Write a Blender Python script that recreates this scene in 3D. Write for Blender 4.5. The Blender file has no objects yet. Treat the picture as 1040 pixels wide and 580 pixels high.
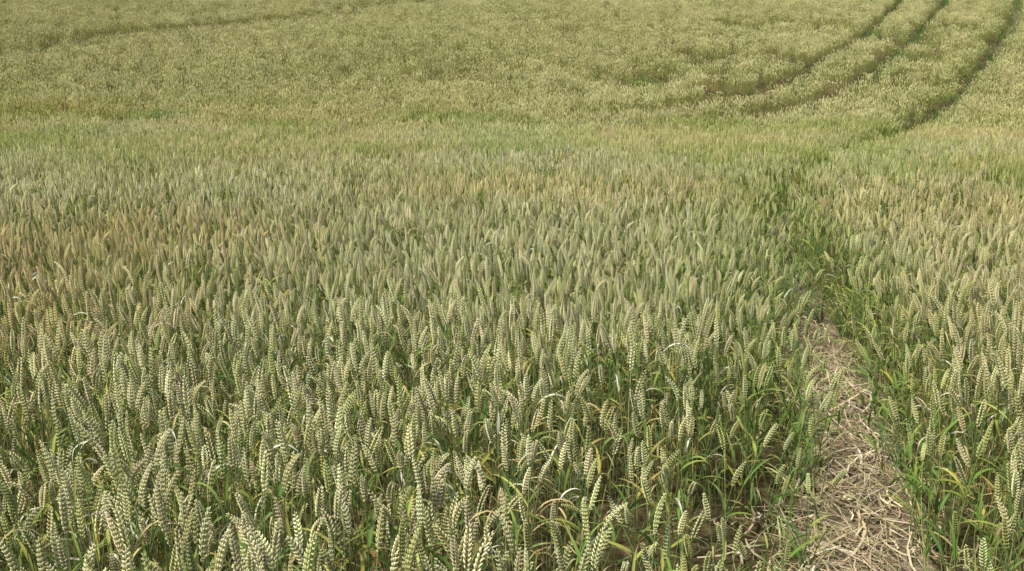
import bpy, math, random
import numpy as np
from mathutils import Vector, Matrix

scene = bpy.context.scene
R = np.random.RandomState(7)
rnd = random.Random(11)

# ------------------------------------------------------------------ terrain
_cy = [-3000, 11, 16, 21, 26, 32, 40, 50, 60, 70, 90, 130, 220, 500, 3000]
_cz = [0, 0, -.08, -.22, -.18, .35, 1.6, 3.3, 5.0, 6.7, 9.9, 15.0, 21, 27, 27]
_ty = np.arange(-100, 1000, .25)
_tz = np.interp(_ty, _cy, _cz)
_k = np.exp(-np.linspace(-2.5, 2.5, 61) ** 2); _k /= _k.sum()
_tz = np.convolve(np.pad(_tz, 30, mode='edge'), _k, mode='valid')

def terrain(x, y):
    x = np.asarray(x, float); y = np.asarray(y, float)
    z = np.interp(y, _ty, _tz)
    far = np.clip((y - 12) / 25, 0, 1)
    z = z + far * (.14 * np.sin(x * .21 + 1.0) * np.sin(y * .13) + .06 * np.sin(x * .47 + y * .2))
    z = z + .02 * np.sin(x * 1.1 + .5) * np.sin(y * .9)
    return z

_G = np.random.RandomState(3).rand(256, 256)
def vnoise(x, y, s=1.0, o=0.0):
    x = np.asarray(x) * s + 100 + o; y = np.asarray(y) * s + 100 + o * 1.7
    xi = np.floor(x).astype(int); yi = np.floor(y).astype(int)
    fx = x - xi; fy = y - yi
    fx = fx * fx * (3 - 2 * fx); fy = fy * fy * (3 - 2 * fy)
    g = lambda a, b: _G[a % 256, b % 256]
    return (g(xi, yi) * (1 - fx) + g(xi + 1, yi) * fx) * (1 - fy) + (g(xi, yi + 1) * (1 - fx) + g(xi + 1, yi + 1) * fx) * fy
def fnoise(x, y, s=1., o=0.):
    return (vnoise(x, y, s, o) + .5 * vnoise(x, y, s * 2.1, o + 11) + .25 * vnoise(x, y, s * 4.3, o + 23)) / 1.75
def sst(v, a, b):
    t = np.clip((v - a) / (b - a), 0, 1); return t * t * (3 - 2 * t)

# ------------------------------------------------------------------ tracks (world metres)
PATH = [(0.1, -3), (.4, 0), (.9, 1.8), (1.36, 3.47), (1.90, 5.6), (2.3, 7.8), (2.9, 10.5), (4.0, 13.5), (5.5, 17), (7.25, 20.5), (9.5, 24.8),
        (11.8, 28.7), (14.8, 33.5), (20.5, 43.5), (25.8, 53), (31.4, 64), (39, 80), (46, 95)]
TRK1 = [(-2.6, 28.6), (-.6, 29), (2.95, 30.3), (6.4, 33), (10.0, 37), (15.0, 46), (19.6, 55), (23.9, 64), (31, 80), (38, 95)]
TRK2 = [(.2, 25.8), (2.06, 26.3), (4.9, 28), (8.2, 31.2), (12.35, 36.5), (17.1, 45), (22.2, 55), (26.8, 64), (34, 80), (41, 95)]
TRK3 = [(-27, 40), (-22, 44), (-18.9, 48), (-11.9, 56.5), (-6.1, 64), (5, 80), (14, 95)]
TRK4 = [(-28, 43), (-21.5, 47.5), (-16.2, 53), (-9.5, 62.5), (1.5, 80), (10, 95)]

def smooth(pl, n=6):
    P = [np.array(p, float) for p in pl]
    P = [2 * P[0] - P[1]] + P + [2 * P[-1] - P[-2]]
    out = []
    for i in range(1, len(P) - 2):
        for k in range(n):
            t = k / n
            a, b, c, d = P[i - 1], P[i], P[i + 1], P[i + 2]
            out.append(.5 * ((2 * b) + (c - a) * t + (2 * a - 5 * b + 4 * c - d) * t * t + (3 * b - a - 3 * c + d) * t ** 3))
    out.append(P[-2])
    return np.array(out)
PATHS, T1S, T2S, T3S, T4S = [smooth(p) for p in (PATH, TRK1, TRK2, TRK3, TRK4)]

def pldist(x, y, pl):
    d = np.full(x.shape, 1e9)
    sd = np.zeros(x.shape)
    for i in range(len(pl) - 1):
        ax, ay = pl[i]; bx, by = pl[i + 1]
        dx, dy = bx - ax, by - ay
        L = dx * dx + dy * dy
        t = np.clip(((x - ax) * dx + (y - ay) * dy) / L, 0, 1)
        px = x - (ax + t * dx); py = y - (ay + t * dy)
        q = np.hypot(px, py)
        m = q < d
        d[m] = q[m]
        sd[m] = np.sign(dx * py - dy * px)[m]
    return d, sd     # sd>0 : left of the line

# ------------------------------------------------------------------ materials
def newmat(name):
    m = bpy.data.materials.new(name); m.use_nodes = True
    nt = m.node_tree; nt.nodes.clear()
    return m, nt, nt.nodes, nt.links

def mixcol(N, L, fac, a, b, mode='MIX'):
    n = N.new('ShaderNodeMix'); n.data_type = 'RGBA'; n.blend_type = mode
    for sock, v in ((n.inputs[0], fac), (n.inputs[6], a), (n.inputs[7], b)):
        if isinstance(v, bpy.types.NodeSocket):
            L.new(v, sock)
        else:
            sock.default_value = v
    return n.outputs[2]

def ramp(N, L, src, p0, p1, v0=0., v1=1.):
    n = N.new('ShaderNodeMapRange'); n.interpolation_type = 'LINEAR'
    n.inputs[1].default_value = p0; n.inputs[2].default_value = p1
    n.inputs[3].default_value = v0; n.inputs[4].default_value = v1
    L.new(src, n.inputs[0]); return n.outputs[0]

def mth(N, L, op, a, b=None):
    n = N.new('ShaderNodeMath'); n.operation = op
    for i, v in enumerate((a, b)):
        if v is None: continue
        if isinstance(v, bpy.types.NodeSocket): L.new(v, n.inputs[i])
        else: n.inputs[i].default_value = v
    return n.outputs[0]

def noise(N, L, vec, scale, detail=2., stretch=None, off=(0, 0, 0)):
    mp = N.new('ShaderNodeMapping')
    mp.inputs['Scale'].default_value = stretch or (1, 1, 1)
    mp.inputs['Location'].default_value = off
    L.new(vec, mp.inputs[0])
    n = N.new('ShaderNodeTexNoise'); n.inputs['Scale'].default_value = scale
    n.inputs['Detail'].default_value = detail
    L.new(mp.outputs[0], n.inputs['Vector'])
    return n.outputs['Fac']

def plant_mat(name, kind):
    m, nt, N, L = newmat(name)
    out = N.new('ShaderNodeOutputMaterial')
    col = N.new('ShaderNodeVertexColor'); col.layer_name = 'Col'
    oi = N.new('ShaderNodeObjectInfo')
    at = N.new('ShaderNodeAttribute'); at.attribute_type = 'INSTANCER'; at.attribute_name = 'zn'
    sx = N.new('ShaderNodeSeparateXYZ'); L.new(at.outputs['Vector'], sx.inputs[0])
    gm, tan, farm = sx.outputs[0], sx.outputs[1], sx.outputs[2]
    at2 = N.new('ShaderNodeAttribute'); at2.attribute_type = 'INSTANCER'; at2.attribute_name = 'rs'
    c = col.outputs[0]
    if kind == 'ear':
        c = mixcol(N, L, tan, c, (1.06, .92, .80, 1), 'MULTIPLY')
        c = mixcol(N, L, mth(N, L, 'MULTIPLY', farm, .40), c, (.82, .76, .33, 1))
        c = mixcol(N, L, mth(N, L, 'MULTIPLY', gm, .66), c, (.27, .38, .07, 1))
    else:
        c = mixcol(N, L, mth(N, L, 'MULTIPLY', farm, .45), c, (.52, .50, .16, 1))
        c = mixcol(N, L, mth(N, L, 'MULTIPLY', gm, .8), c, (.12, .24, .03, 1))
        c = mixcol(N, L, at2.outputs['Fac'], c, (.46, .26, .07, 1))
    hs = N.new('ShaderNodeHueSaturation')
    L.new(ramp(N, L, oi.outputs['Random'], 0, 1, .70, 1.2), hs.inputs['Value'])
    r2 = mth(N, L, 'FRACT', mth(N, L, 'MULTIPLY', oi.outputs['Random'], 17.31))
    L.new(ramp(N, L, r2, 0, 1, .484, .514), hs.inputs['Hue'])
    L.new(c, hs.inputs['Color']); c = hs.outputs[0]
    p = N.new('ShaderNodeBsdfDiffuse')
    L.new(c, p.inputs['Color'])
    if kind == 'leaf':
        tr = N.new('ShaderNodeBsdfTranslucent'); L.new(c, tr.inputs[0])
        mx = N.new('ShaderNodeMixShader'); mx.inputs[0].default_value = .22
        L.new(p.outputs[0], mx.inputs[1]); L.new(tr.outputs[0], mx.inputs[2])
        L.new(mx.outputs[0], out.inputs[0])
    else:
        L.new(p.outputs[0], out.inputs[0])
    return m

M_EAR = plant_mat('wheat_ear', 'ear')
M_STEM = plant_mat('wheat_stem', 'stem')
M_LEAF = plant_mat('wheat_leaf', 'leaf')
MATS = [M_EAR, M_STEM, M_LEAF]

def soil_mat(name, a, b, cst):
    m, nt, N, L = newmat(name)
    out = N.new('ShaderNodeOutputMaterial'); geo = N.new('ShaderNodeNewGeometry')
    pos = geo.outputs['Position']
    n1 = noise(N, L, pos, 6, 4.); n2 = noise(N, L, pos, 45, 3.); n3 = noise(N, L, pos, 25, 2., (1, .15, 1))
    c = mixcol(N, L, ramp(N, L, n1, .3, .7), a, b)
    c = mixcol(N, L, mth(N, L, 'MULTIPLY', ramp(N, L, n3, .5, .65), .7), c, cst)
    c = mixcol(N, L, 1., c, ramp(N, L, n2, .3, .7, .65, 1.2), 'MULTIPLY')
    p = N.new('ShaderNodeBsdfDiffuse'); L.new(c, p.inputs['Color'])
    bp = N.new('ShaderNodeBump'); bp.inputs['Strength'].default_value = .7; bp.inputs['Distance'].default_value = .02
    L.new(n2, bp.inputs['Height']); L.new(bp.outputs[0], p.inputs['Normal'])
    L.new(p.outputs[0], out.inputs[0])
    return m
M_SOIL = soil_mat('field_soil', (.06, .05, .025, 1), (.10, .08, .04, 1), (.16, .13, .06, 1))
M_PATH = soil_mat('trodden_soil', (.12, .095, .06, 1), (.19, .15, .10, 1), (.29, .235, .15, 1))

# ------------------------------------------------------------------ mesh builder
class MB:
    def __init__(s): s.v = []; s.f = []; s.m = []; s.c = []
    def vert(s, p, c):
        s.v.append((p[0], p[1], p[2])); s.c.append((c[0], c[1], c[2], 1.)); return len(s.v) - 1
    def face(s, ids, m): s.f.append(ids); s.m.append(m)
    def build(s, name, mats, smoothf=True):
        me = bpy.data.meshes.new(name)
        me.from_pydata(s.v, [], s.f)
        for m in mats: me.materials.append(m)
        me.polygons.foreach_set('material_index', s.m)
        if smoothf: me.polygons.foreach_set('use_smooth', [True] * len(s.f))
        a = me.color_attributes.new('Col', 'FLOAT_COLOR', 'POINT')
        a.data.foreach_set('color', np.array(s.c, dtype=np.float32).ravel())
        me.update()
        return bpy.data.objects.new(name, me)

def frame(d):
    d = d.normalized()
    r = Vector((1, 0, 0)) if abs(d.x) < .8 else Vector((0, 1, 0))
    u = d.cross(r).normalized(); v = d.cross(u).normalized()
    return u, v

def jit(c, a, rg):
    k = 1 + rg.uniform(-a, a)
    return (min(.85, c[0] * k * (1 + rg.uniform(-a, a) * .3)), min(.85, c[1] * k), min(.8, c[2] * k * (1 + rg.uniform(-a, a) * .5)))
def lerp(a, b, t): return tuple(a[i] + (b[i] - a[i]) * t for i in range(3))

def tube(b, pts, rad, cols, k, mat):
    rings = []
    for i, p in enumerate(pts):
        d = (pts[min(i + 1, len(pts) - 1)] - pts[max(i - 1, 0)])
        u, v = frame(d)
        rings.append([b.vert(p + (u * math.cos(j * 2 * math.pi / k) + v * math.sin(j * 2 * math.pi / k)) * rad[i], cols[i]) for j in range(k)])
    for i in range(len(rings) - 1):
        for j in range(k):
            b.face((rings[i][j], rings[i][(j + 1) % k], rings[i + 1][(j + 1) % k], rings[i + 1][j]), mat)

def grain(b, p, d, u, L, w, t, col, tip, k, prof):
    v = d.cross(u).normalized()
    rings = []
    for (s, r) in prof:
        cc = lerp(col, tip, min(1, s ** 1.2 * 1.2))
        rings.append([b.vert(p + d * (L * s) + (u * math.cos(j * 2 * math.pi / k) * w + v * math.sin(j * 2 * math.pi / k) * t) * r, cc) for j in range(k)])
    tp = b.vert(p + d * L, tip)
    for i in range(len(rings) - 1):
        for j in range(k):
            b.face((rings[i][j], rings[i][(j + 1) % k], rings[i + 1][(j + 1) % k], rings[i + 1][j]), 0)
    for j in range(k):
        b.face((rings[-1][j], rings[-1][(j + 1) % k], tp), 0)

EAR_BASE = (.34, .36, .12); EAR_TIP = (.85, .81, .50)
STEM_G = (.15, .23, .09); STEM_Y = (.36, .36, .13)
LEAF_G = (.11, .20, .04); LEAF_B = (.10, .18, .07); LEAF_Y = (.44, .43, .10); LEAF_D = (.56, .44, .22); LEAF_R = (.46, .25, .07); LEAF_W = (.82, .78, .64)

def leaf(b, p, az, el, L, W, c0, c1, rg, seg=8, droop=1.0, cols=3):
    d = Vector((math.cos(az) * math.cos(el), math.sin(az) * math.cos(el), math.sin(el)))
    side = Vector((-math.sin(az), math.cos(az), 0))
    tw = rg.uniform(-1.6, 1.6); bend = rg.uniform(-.5, .5)
    prev = None
    for i in range(seg + 1):
        t = i / seg
        w = W * (min(1, .55 + t * 2.5) * (1 - t ** 2.2)) * .5 + .0004
        sd = Matrix.Rotation(tw * t, 3, d) @ side
        n = d.cross(sd).normalized()
        c = lerp(c0, c1, max(0, (t - .25) / .75) ** 1.2)
        if cols == 3:
            ids = [b.vert(p - sd * w + n * w * .35, c), b.vert(p, lerp(c, (.5, .52, .3), .15)), b.vert(p + sd * w + n * w * .35, c)]
        else:
            ids = [b.vert(p - sd * w, c), b.vert(p + sd * w, c)]
        if prev:
            for j in range(len(ids) - 1):
                b.face((prev[j], prev[j + 1], ids[j + 1], ids[j]), 2)
        prev = ids
        p = p + d * (L / seg)
        e = math.asin(max(-1, min(1, d.z))) - droop * (.9 + t) * 2.3 / seg * (.4 + .6 * t)
        e = max(e, -1.45)
        az += bend / seg
        d = Vector((math.cos(az) * math.cos(e), math.sin(az) * math.cos(e), math.sin(e)))
        side = Vector((-math.sin(az), math.cos(az), 0))

def stalk(b, rg, base, H, lod, laz=None, lean=None, nod=None):
    laz = rg.uniform(0, 6.283) if laz is None else laz
    lean = abs(rg.gauss(0, .07)) if lean is None else lean
    nod = rg.choice([.02, .05, .08, .12, .15, .2, .3, .5]) if nod is None else nod
    h = Vector((math.cos(laz), math.sin(laz), 0))
    EL = rg.uniform(.088, .128) if lod == 0 else rg.uniform(.078, .115)
    SZ = rg.uniform(1.05, 1.38)
    HS = H - EL
    n = {0: 8, 1: 4, 2: 2}[lod]; k = {0: 5, 1: 3, 2: 3}[lod]
    f = lambda t: base + h * (lean * HS * t * t) + Vector((0, 0, HS * t * (1 - .5 * lean * lean)))
    t0 = 0 if lod < 2 else .35
    ts = [t0 + (1 - t0) * i / n for i in range(n + 1)]
    sg = jit(lerp(STEM_G, STEM_Y, rg.random() ** 1.5), .12, rg)
    pts = [f(t) for t in ts]
    tube(b, pts, [.0022 - .0009 * t if lod < 2 else .0024 for t in ts], [lerp(jit(lerp(sg, (.42, .36, .17), .5), .05, rg), sg, t) for t in ts], k, 1)
    d = (f(1) - f(.97)).normalized()
    axis = Vector((-h.y, h.x, 0))
    ripe = rg.random()
    eb = jit(lerp(EAR_BASE, (.50, .40, .20), ripe * .5), .15, rg)
    et = jit(lerp(EAR_TIP, (.85, .73, .52), ripe * .6), .10, rg)
    if rg.random() < .25: et = lerp(et, (.42, .49, .16), rg.uniform(.4, .9))
    p = f(1)
    fa = rg.uniform(0, math.pi)
    if lod == 2:
        k = 4
        rings = []
        prof = [(0, .25), (.18, .9), (.5, 1.), (.8, .75), (1, .12)]
        cc = lerp(eb, et, rg.uniform(.1, 1.) ** .7)
        for s, r in prof:
            u, v = frame(d)
            jw = rg.uniform(.8, 1.2)
            rings.append([b.vert(p + (u * math.cos(j * 1.571 + fa) * .0094 + v * math.sin(j * 1.571 + fa) * .0080) * r * jw, jit(cc, .18, rg)) for j in range(k)])
            p = p + d * EL * .23
            d = (Matrix.Rotation(nod / 5, 3, axis) @ d).normalized()
        for i in range(len(rings) - 1):
            for j in range(k):
                b.face((rings[i][j], rings[i][(j + 1) % k], rings[i + 1][(j + 1) % k], rings[i + 1][j]), 0)
    else:
        ns = {0: 19, 1: 14}[lod]
        for i in range(ns):
            s = i / (ns - 1)
            u0, v0 = frame(d)
            u = (u0 * math.cos(fa) + v0 * math.sin(fa)); v = d.cross(u).normalized()
            sgn = 1 if i % 2 else -1
            size = (.62 + .38 * min(1, s * 5)) * (1 - .42 * max(0, (s - .6) / .4)) * SZ
            L = .0122 * size * rg.uniform(.92, 1.1)
            if lod == 0:
                prof = [(0, .45), (.22, .95), (.5, 1.), (.78, .55)]
                for q in (-1, 0, 1):
                    dd = (d * 1.0 + u * sgn * (.36 if q else .50) + v * q * .34).normalized()
                    a = jit(eb, .12, rg); c = jit(et, .1, rg)
                    off = u * sgn * .0024 + v * q * .0016
                    grain(b, p + off * size, dd, u, L * (1.0 if q else .93), .0021 * size, .0023 * size, a, c, 5, prof)
            else:
                prof = [(0, .4), (.5, 1.)]
                dd = (d + u * sgn * .55).normalized()
                grain(b, p + u * sgn * .0026 * size, dd, u, L * 1.25, .0031 * size, .0043 * size, jit(lerp(eb, (.15, .17, .05), .35), .15, rg), jit(et, .14, rg), 4, prof)
            p = p + d * (EL / ns)
            d = (Matrix.Rotation(nod / ns, 3, axis) @ d).normalized()
        grain(b, p - d * .002, d, frame(d)[0], .009, .002, .002, eb, et, 4, [(0, .8), (.4, 1)])
    if lod == 2:
        if rg.random() < .6:
            t = rg.uniform(.6, .85)
            c0 = rg.choice([LEAF_G, LEAF_G, LEAF_Y, LEAF_D])
            leaf(b, f(t), rg.uniform(0, 6.28), rg.uniform(.4, 1.2), rg.uniform(.10, .16), .013, jit(c0, .15, rg), jit(lerp(c0, LEAF_Y, .5), .15, rg), rg, 3, 1., 2)
        return
    nl = rg.choice([3, 4, 4]) if lod == 0 else rg.choice([1, 2, 2])
    az = rg.uniform(0, 6.28)
    for i in range(nl):
        t = [.78, .56, .36, .18][i] + rg.uniform(-.06, .05)
        az += math.pi + rg.uniform(-.6, .6)
        q = rg.random()
        if i == 0:
            c0 = LEAF_G if q < .40 else LEAF_B if q < .54 else LEAF_Y if q < .82 else LEAF_D if q < .94 else LEAF_W
        elif i == 1:
            c0 = LEAF_G if q < .4 else LEAF_B if q < .55 else LEAF_Y if q < .72 else LEAF_D if q < .90 else LEAF_R
        else:
            c0 = LEAF_B if q < .4 else LEAF_D if q < .78 else LEAF_Y if q < .9 else LEAF_R
        dry = c0 in (LEAF_D, LEAF_R, LEAF_W)
        c1 = lerp(c0, LEAF_Y if rg.random() < .6 else LEAF_D, rg.uniform(.2, 1.0)) if not dry else LEAF_D
        if c0 is LEAF_W: c1 = LEAF_W
        L = rg.uniform(.11, .21)
        leaf(b, f(t), az, rg.uniform(.8, 1.4), L, rg.uniform(.008, .014) * (.6 if dry else 1), jit(c0, .15, rg), jit(c1, .15, rg), rg,
             7 if lod == 0 else 4, (rg.uniform(.2, 1.1) if not dry else rg.uniform(1.0, 1.9)), 3 if lod == 0 else 2)

def coll(name): return bpy.data.collections.new(name)
C0, C1, C2, CG = coll('wheat_plant_models'), coll('wheat_tuft_models'), coll('wheat_patch_models'), coll('grass_models')
N0, N1, N2, NG = 36, 14, 14, 8
for i in range(N0):
    b = MB(); rg = random.Random(100 + i)
    nod = [.03, .06, .1, .12, .2, .3, .15, .05, .4, .1, .15, .8, .2, .08][i % 14]
    stalk(b, rg, Vector((0, 0, 0)), rg.uniform(.70, .88), 0, lean=abs(rg.gauss(0, .09)), nod=nod)
    C0.objects.link(b.build('wheat_plant_%02d' % i, MATS))
for i in range(N1):
    b = MB(); rg = random.Random(300 + i)
    for _ in range(6):
        a = rg.uniform(0, 6.28); r = .11 * math.sqrt(rg.random())
        stalk(b, rg, Vector((r * math.cos(a), r * math.sin(a), 0)), rg.uniform(.68, .87), 1)
    C1.objects.link(b.build('wheat_tuft_%02d' % i, MATS))
for i in range(N2):
    b = MB(); rg = random.Random(500 + i)
    for _ in range(14):
        a = rg.uniform(0, 6.28); r = .19 * math.sqrt(rg.random())
        stalk(b, rg, Vector((r * math.cos(a), r * math.sin(a), 0)), rg.uniform(.64, .89), 2)
    C2.objects.link(b.build('wheat_patch_%02d' % i, MATS))
for i in range(NG):
    b = MB(); rg = random.Random(700 + i)
    for _ in range(11):
        a = rg.uniform(0, 6.28); r = .03 * rg.random()
        c0 = rg.choice([(.08, .17, .035), (.11, .21, .045), (.12, .21, .08)])
        leaf(b, Vector((r * math.cos(a), r * math.sin(a), 0)), a + rg.uniform(-.6, .6), rg.uniform(1.0, 1.45), rg.uniform(.16, .38), rg.uniform(.005, .009),
             jit(c0, .2, rg), jit(lerp(c0, LEAF_Y, rg.uniform(0, .5)), .15, rg), rg, 7, rg.uniform(.3, 1.0), 3)
    CG.objects.link(b.build('grass_tuft_%02d' % i, MATS))

# ------------------------------------------------------------------ instancing object
field = bpy.data.objects.new('wheat_field', None); scene.collection.objects.link(field)

def scatter(name, collection, P, rot, scl, idx, parent, zn=None, rs=None):
    me = bpy.data.meshes.new(name)
    me.from_pydata([tuple(p) for p in P], [], [])
    def fv(nm, v):
        a = me.attributes.new(nm, 'FLOAT_VECTOR', 'POINT'); a.data.foreach_set('vector', v.astype(np.float32).ravel())
    fv('rot', rot); fv('scl', scl)
    fv('zn', zn if zn is not None else np.zeros((len(P), 3)))
    a = me.attributes.new('rs', 'FLOAT', 'POINT'); a.data.foreach_set('value', (rs if rs is not None else np.zeros(len(P))).astype(np.float32))
    a = me.attributes.new('idx', 'INT', 'POINT'); a.data.foreach_set('value', idx.astype(np.int32))
    ob = bpy.data.objects.new(name, me); scene.collection.objects.link(ob)
    if parent: ob.parent = parent
    ng = bpy.data.node_groups.new(name + '_gn', 'GeometryNodeTree')
    ng.interface.new_socket('Geometry', in_out='INPUT', socket_type='NodeSocketGeometry')
    ng.interface.new_socket('Geometry', in_out='OUTPUT', socket_type='NodeSocketGeometry')
    N, L = ng.nodes, ng.links
    gi = N.new('NodeGroupInput'); go = N.new('NodeGroupOutput')
    ci = N.new('GeometryNodeCollectionInfo'); ci.inputs['Collection'].default_value = collection
    ci.inputs['Separate Children'].default_value = True; ci.inputs['Reset Children'].default_value = True
    ip = N.new('GeometryNodeInstanceOnPoints'); ip.inputs['Pick Instance'].default_value = True
    def na(nm, dt):
        n = N.new('GeometryNodeInputNamedAttribute'); n.data_type = dt; n.inputs['Name'].default_value = nm
        return n.outputs['Attribute']
    L.new(gi.outputs[0], ip.inputs['Points']); L.new(ci.outputs[0], ip.inputs['Instance'])
    L.new(na('idx', 'INT'), ip.inputs['Instance Index'])
    L.new(na('rot', 'FLOAT_VECTOR'), ip.inputs['Rotation'])
    L.new(na('scl', 'FLOAT_VECTOR'), ip.inputs['Scale'])
    L.new(ip.outputs[0], go.inputs[0])
    md = ob.modifiers.new('plants', 'NODES'); md.node_group = ng
    return ob

def lodged(x, y):
    m = np.zeros(x.shape)
    for cx, cy, rx, ry in ((4.9, 38.2, 2.0, 2.4), (7.6, 37.0, 1.8, 1.8), (14.2, 53, 3.0, 2.8), (18.8, 47, 2.8, 3.2), (13.6, 36.0, 1.4, 1.8), (9.5, 42.5, 3, 1.8), (16.5, 41.5, 1.6, 1.8), (22, 52, 1.4, 2)):
        q = ((x - cx) / rx) ** 2 + ((y - cy) / ry) ** 2
        m = np.maximum(m, np.clip(1.9 - q, 0, 1))
    return m * sst(vnoise(x, y, 1.2) * .6 + vnoise(x, y, 2.8, 5) * .6, .50, .58)

def zone(y0, y1, dens, margin, f0=0, f1=0):
    half = y1 * .58 + margin
    n = int((y1 - y0) * 2 * half * dens)
    x = R.uniform(-half, half, n); y = R.uniform(y0, y1, n)
    k = np.abs(x) < y * .58 + margin
    r = R.rand(n)
    if f0: k &= r < (y - y0) / f0
    if f1: k &= R.rand(n) < (y1 - y) / f1
    return x[k], y[k]

def place(x, y):
    d0, s0 = pldist(x, y, PATHS)
    wob = (vnoise(x, y, 1.3, 9) - .5) * .12
    near = np.clip((8 - y) / 5, 0, 1)
    hw = .075 + wob + .10 * near + .05 * np.clip((4.8 - y) / 1.5, 0, 1)
    hw = hw + np.where(y > 22, .22, 0)
    keep = d0 > hw
    u = R.rand(len(x))
    hs = .93 + .10 * vnoise(x, y, .6) + .15 * (vnoise(x, y, 2.2, 4) - .5)
    left = s0 > 0
    edge = np.where(left, .40 + .45 * near, .28)
    e = np.clip((d0 - hw) / edge, 0, 1)
    keep &= u < (.38 + .62 * e)
    hs *= .78 + .22 * e ** .7
    q = ((x - .60) / .75) ** 2 + ((y - 2.85) / .5) ** 2
    q = np.minimum(q, ((x - 1.0) / .45) ** 2 + ((y - 3.3) / .6) ** 2)
    q = np.minimum(q, ((x - .15) / .5) ** 2 + ((y - 3.15) / .2) ** 2)
    th = np.clip(1.35 - q, 0, 1)
    keep &= R.rand(len(x)) > th * .66
    hs *= 1 - .15 * th
    # patchy stand: small thin spots
    keep &= R.rand(len(x)) > .6 * sst(vnoise(x, y, 2.6, 77), .58, .82)
    for tr, w, y0 in ((T1S, .36, 1), (T2S, .36, 1), (T3S, .55, 0), (T4S, .50, 0)):
        d, _ = pldist(x, y, tr)
        if y0:   # wider where it swings across the slope, petering out at its end
            w = w + .34 * sst(-x, -13, -7)
            w = w * np.clip((x - tr[0][0] - 1.5) / 5., .2, 1)
        ww = w * (.8 + .4 * vnoise(x, y, .9, 13))
        keep &= d > ww
        e2 = np.clip((d - ww) / .25, 0, 1); hs *= .88 + .12 * e2
    lg = lodged(x, y)
    n = len(x)
    az = R.uniform(0, 6.283, n)
    wild = np.clip(1 - np.abs(R.normal(0, 1, n)) * 0, 0, 1)
    # stems beside the path lean outward less than across it
    tm = np.abs(R.normal(0, .09, n)) + (R.rand(n) < .07) * R.uniform(.1, .6, n) * np.where(d0 > .6, 1, .3) + (1 - e) * np.abs(R.normal(0, .14, n))
    kx = np.cos(az) * tm; ky = np.sin(az) * tm
    ky += -.05 * (vnoise(x, y, .5, 21) + .3)
    kx += .06 * (vnoise(x, y, .4, 33) - .5)
    ca = vnoise(x, y, 3.1, 61) * 12.6                    # little clumps leaning together
    kx += .08 * np.cos(ca); ky += .08 * np.sin(ca)
    la = vnoise(x, y, .8, 40) * 7
    lt = lg * (.8 + .7 * R.rand(n))
    kx += np.cos(la) * lt; ky += np.sin(la) * lt
    hs = hs * (1 - .35 * lg)
    keep &= R.rand(n) > .6 * lg
    # ripeness zones
    yt = y + x * .22
    band = sst(yt, 10, 15) * (1 - sst(yt, 27, 34))
    gm = .95 * band * sst(fnoise(x * .45, y * .8, .8, 3) * .85 + .15 * R.rand(n), .50, .60)
    gm = np.maximum(gm, .75 * (1 - e))
    eg = np.clip((d0 - hw) / np.where(left, 1.5, .7), 0, 1)
    gm = np.maximum(gm, .55 * (1 - eg) * sst(y, 3.5, 5.5))
    gm = np.maximum(gm, 1.0 * lg)
    gm = np.maximum(gm, .3 * sst(y, 30, 38) * sst(fnoise(x * .6, y, .25, 88), .45, .7))
    gm = np.maximum(gm, .22 * R.rand(n))
    tan = .8 * sst(fnoise(x, y, .3, 50) + .08 * sst(-x, -2, 5), .33, .68) * (1 - .6 * sst(y, 28, 36)) * sst(y, 2, 5)
    rs = (.45 * band * sst(fnoise(x * .5, y, .7, 70), .56, .70)) * e
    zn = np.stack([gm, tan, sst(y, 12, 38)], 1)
    return keep, hs, kx, ky, zn, rs

def emit(name, C, nC, x, y):
    keep, hs, kx, ky, zn, rs = place(x, y)
    x, y, hs, kx, ky, zn, rs = x[keep], y[keep], hs[keep], kx[keep], ky[keep], zn[keep], rs[keep]
    n = len(x)
    rz = R.uniform(0, 6.283, n)
    rot = np.stack([np.cos(rz) * kx + np.sin(rz) * ky, -np.sin(rz) * kx + np.cos(rz) * ky, rz], 1)
    h = hs * R.uniform(.88, 1.06, n)
    w = R.uniform(.92, 1.12, n)
    scl = np.stack([w, w, h], 1)
    P = np.stack([x, y, terrain(x, y) - .005], 1)
    return scatter(name, C, P, rot, scl, R.randint(0, nC, n), field, zn, rs)

x, y = zone(1.5, 10.0, 275, .9, 0, 2.5); emit('near_wheat', C0, N0, x, y)
x, y = zone(7.5, 36, 40, 1.0, 2.5, 12); emit('middle_wheat', C1, N1, x, y)
x, y = zone(24, 80, 14, 1.5, 12, 0); emit('distant_wheat', C2, N2, x, y)

# ------------------------------------------------------------------ ground
def axis(segs):
    out = []
    for a, b_, s in segs: out += list(np.arange(a, b_, s))
    return out + [segs[-1][1]]
xs = axis([(-2000, -200, 300), (-200, -50, 15), (-50, -10, 2), (-10, 10, .5), (10, 50, 2), (50, 200, 15), (200, 2000, 300)])
ys = axis([(-2000, -100, 300), (-100, -5, 10), (-5, 30, .5), (30, 100, 1.5), (100, 250, 10), (250, 2500, 250)])
X, Yg = np.meshgrid(xs, ys)
Z = terrain(X, Yg)
V = np.stack([X, Yg, Z], -1).reshape(-1, 3)
nx = len(xs)
F = [(j * nx + i, j * nx + i + 1, (j + 1) * nx + i + 1, (j + 1) * nx + i) for j in range(len(ys) - 1) for i in range(nx - 1)]
me = bpy.data.meshes.new('ground'); me.from_pydata(V.tolist(), [], F); me.materials.append(M_SOIL)
me.polygons.foreach_set('use_smooth', [True] * len(F))
g = bpy.data.objects.new('ground', me); scene.collection.objects.link(g)

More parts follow.
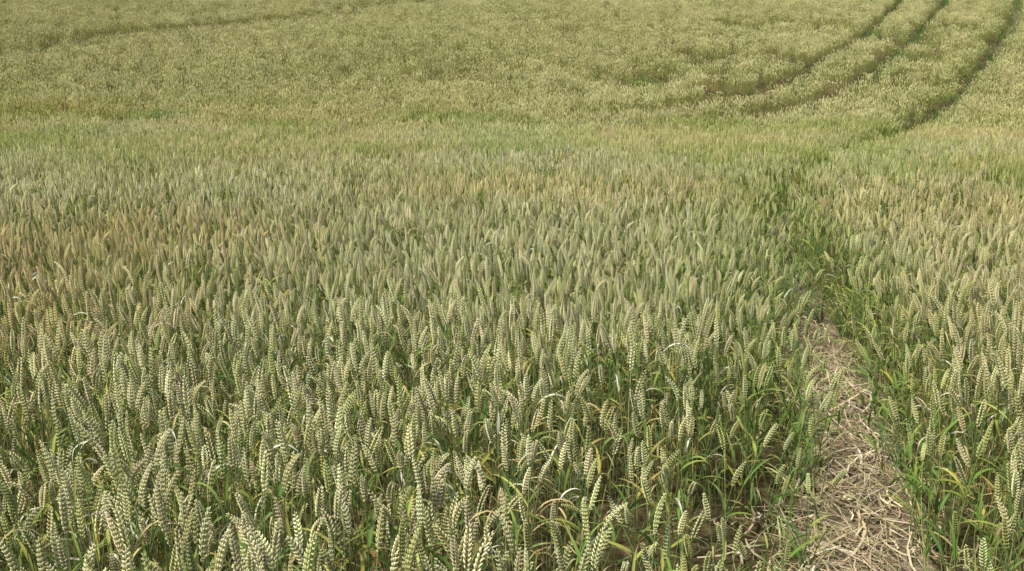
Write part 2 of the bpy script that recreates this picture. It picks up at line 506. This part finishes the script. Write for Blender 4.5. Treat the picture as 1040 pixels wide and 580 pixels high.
def strip(name, pl, w, mat, dz):
    pts = []
    for i in range(len(pl) - 1):
        a, c = pl[i], pl[i + 1]; L = np.hypot(*(c - a)); n = max(1, int(L / .25))
        for k in range(n): pts.append(a + (c - a) * k / n)
    pts.append(pl[-1]); pts = np.array(pts)
    vs = []; fs = []
    nc = 6
    for i, p in enumerate(pts):
        d = pts[min(i + 1, len(pts) - 1)] - pts[max(i - 1, 0)]; d /= np.hypot(*d); nrm = np.array([-d[1], d[0]])
        ww = w * (1 + .25 * math.sin(i * .7) * math.sin(i * .23 + 1))
        for j in range(nc):
            q = p + nrm * ww * (j / (nc - 1) - .5) * 2
            vs.append((q[0], q[1], float(terrain(q[0], q[1])) + dz))
    for i in range(len(pts) - 1):
        for j in range(nc - 1):
            fs.append((i * nc + j + 1, i * nc + j, (i + 1) * nc + j, (i + 1) * nc + j + 1))
    m = bpy.data.meshes.new(name); m.from_pydata(vs, [], fs); m.materials.append(mat)
    o = bpy.data.objects.new(name, m); scene.collection.objects.link(o)
strip('dirt_path', PATHS, .26, M_PATH, .014)
for i, t in enumerate((T1S, T2S, T3S, T4S)):
    strip('tractor_wheel_track' if i == 0 else 'tractor_wheel_track.%03d' % i, t, .22, M_SOIL, .012)

# ------------------------------------------------------------------ straw litter on the path
b = MB(); rg = random.Random(5)
n = 0
while n < 2800:
    yy = rg.uniform(1.2, 12) if rg.random() < .35 else rg.uniform(2.3, 6.5)
    cx = float(np.interp(yy, PATHS[:, 1], PATHS[:, 0]))
    xx = cx + rg.gauss(0, .17) + (-.45 * rg.random() if yy < 4 and rg.random() < .4 else 0)
    L = rg.uniform(.05, .30); az = rg.uniform(0, 6.28) if rg.random() < .55 else 1.3 + rg.gauss(0, .4)
    z = float(terrain(xx, yy)) + .018 + rg.random() ** 2 * .035
    c = jit(rg.choice([(.46, .38, .24), (.38, .30, .18), (.58, .51, .36), (.27, .22, .13), (.29, .30, .14), (.46, .38, .24)]), .18, rg)
    dx, dy = math.cos(az), math.sin(az); bd = rg.uniform(-.04, .04); tl = rg.uniform(-.02, .045) * L / .15
    pts = []
    for k in range(4):
        t = k / 3
        o = bd * math.sin(t * math.pi)
        pts.append(Vector((xx + dx * L * (t - .5) - dy * o, yy + dy * L * (t - .5) + dx * o, max(z + tl * t, z - .005))))
    if rg.random() < .65:
        r = rg.uniform(.0011, .002); tube(b, pts, [r] * 4, [c] * 4, 4, 0)
    else:
        w = rg.uniform(.003, .006); pr = None
        for k, p in enumerate(pts):
            q = Vector((-dy, dx, rg.uniform(-.6, .6))) * w * (1 - .7 * abs(k / 3 - .4))
            ids = (b.vert(p - q, c), b.vert(p + q, c))
            if pr: b.face((pr[0], pr[1], ids[1], ids[0]), 0)
            pr = ids
    n += 1
m, nt, N, L = newmat('dry_straw')
out = N.new('ShaderNodeOutputMaterial'); vc = N.new('ShaderNodeVertexColor'); vc.layer_name = 'Col'
p = N.new('ShaderNodeBsdfDiffuse'); L.new(vc.outputs[0], p.inputs['Color'])
L.new(p.outputs[0], out.inputs[0])
o = b.build('straw_litter', [m]); scene.collection.objects.link(o)

# ------------------------------------------------------------------ grass in tracks
gx = []; gy = []
for tr, dens, w in ((PATHS, 6, .26), (T1S, 7, .22), (T2S, 7, .22), (T3S, 5, .3), (T4S, 5, .3)):
    for i in range(len(tr) - 1):
        a, c = tr[i], tr[i + 1]; L_ = np.hypot(*(c - a)); k = R.poisson(L_ * dens * (2.0 if a[1] > 20 else .8 if a[1] < 5 else 1))
        t = R.rand(k); off = R.normal(0, 1, k) * w
        dd = (c - a) / L_
        if tr is PATHS and a[1] < 7:
            off = np.sign(off) * (.20 + np.abs(off) * .5)
        gx += list(a[0] + (c - a)[0] * t - dd[1] * off); gy += list(a[1] + (c - a)[1] * t + dd[0] * off)
gx = np.array(gx); gy = np.array(gy); k = gy > 1.6; gx = gx[k]; gy = gy[k]; n = len(gx)
rot = np.stack([R.normal(0, .1, n), R.normal(0, .1, n), R.uniform(0, 6.28, n)], 1)
s = R.uniform(.6, 1.4, n); s = np.where(gy > 7, s * 1.1, s)
scatter('grass', CG, np.stack([gx, gy, terrain(gx, gy)], 1), rot, np.stack([s, s, s], 1), R.randint(0, NG, n), None)

# ------------------------------------------------------------------ light
w = bpy.data.worlds.new('World'); scene.world = w; w.use_nodes = True
N, L = w.node_tree.nodes, w.node_tree.links
N.clear()
sky = N.new('ShaderNodeTexSky'); sky.sky_type = 'NISHITA'; sky.sun_disc = False
EL, AZ = math.radians(60), math.radians(-120)   # azimuth from +Y, negative = to the left
sky.sun_elevation = EL; sky.sun_rotation = AZ; sky.dust_density = 4.0
bg = N.new('ShaderNodeBackground'); bg.inputs[1].default_value = .125
wo = N.new('ShaderNodeOutputWorld'); L.new(sky.outputs[0], bg.inputs[0]); L.new(bg.outputs[0], wo.inputs[0])
sd = bpy.data.lights.new('sun', 'SUN'); sd.energy = 5.0; sd.angle = math.radians(5); sd.color = (1, .955, .86)
so = bpy.data.objects.new('sun', sd); scene.collection.objects.link(so)
dirv = Vector((math.sin(AZ) * math.cos(EL), math.cos(AZ) * math.cos(EL), math.sin(EL)))
so.rotation_euler = dirv.to_track_quat('Z', 'Y').to_euler()
so.location = dirv * 30

# ------------------------------------------------------------------ camera
cd = bpy.data.cameras.new('camera'); cd.lens = 35; cd.sensor_width = 36; cd.clip_start = .05; cd.clip_end = 6000
co = bpy.data.objects.new('camera', cd); scene.collection.objects.link(co)
co.location = (0, 0, 1.85); co.rotation_euler = (math.radians(90 - 12), 0, 0)
scene.camera = co
scene.view_settings.view_transform = 'Standard'; scene.view_settings.look = 'None'; scene.view_settings.exposure = 0
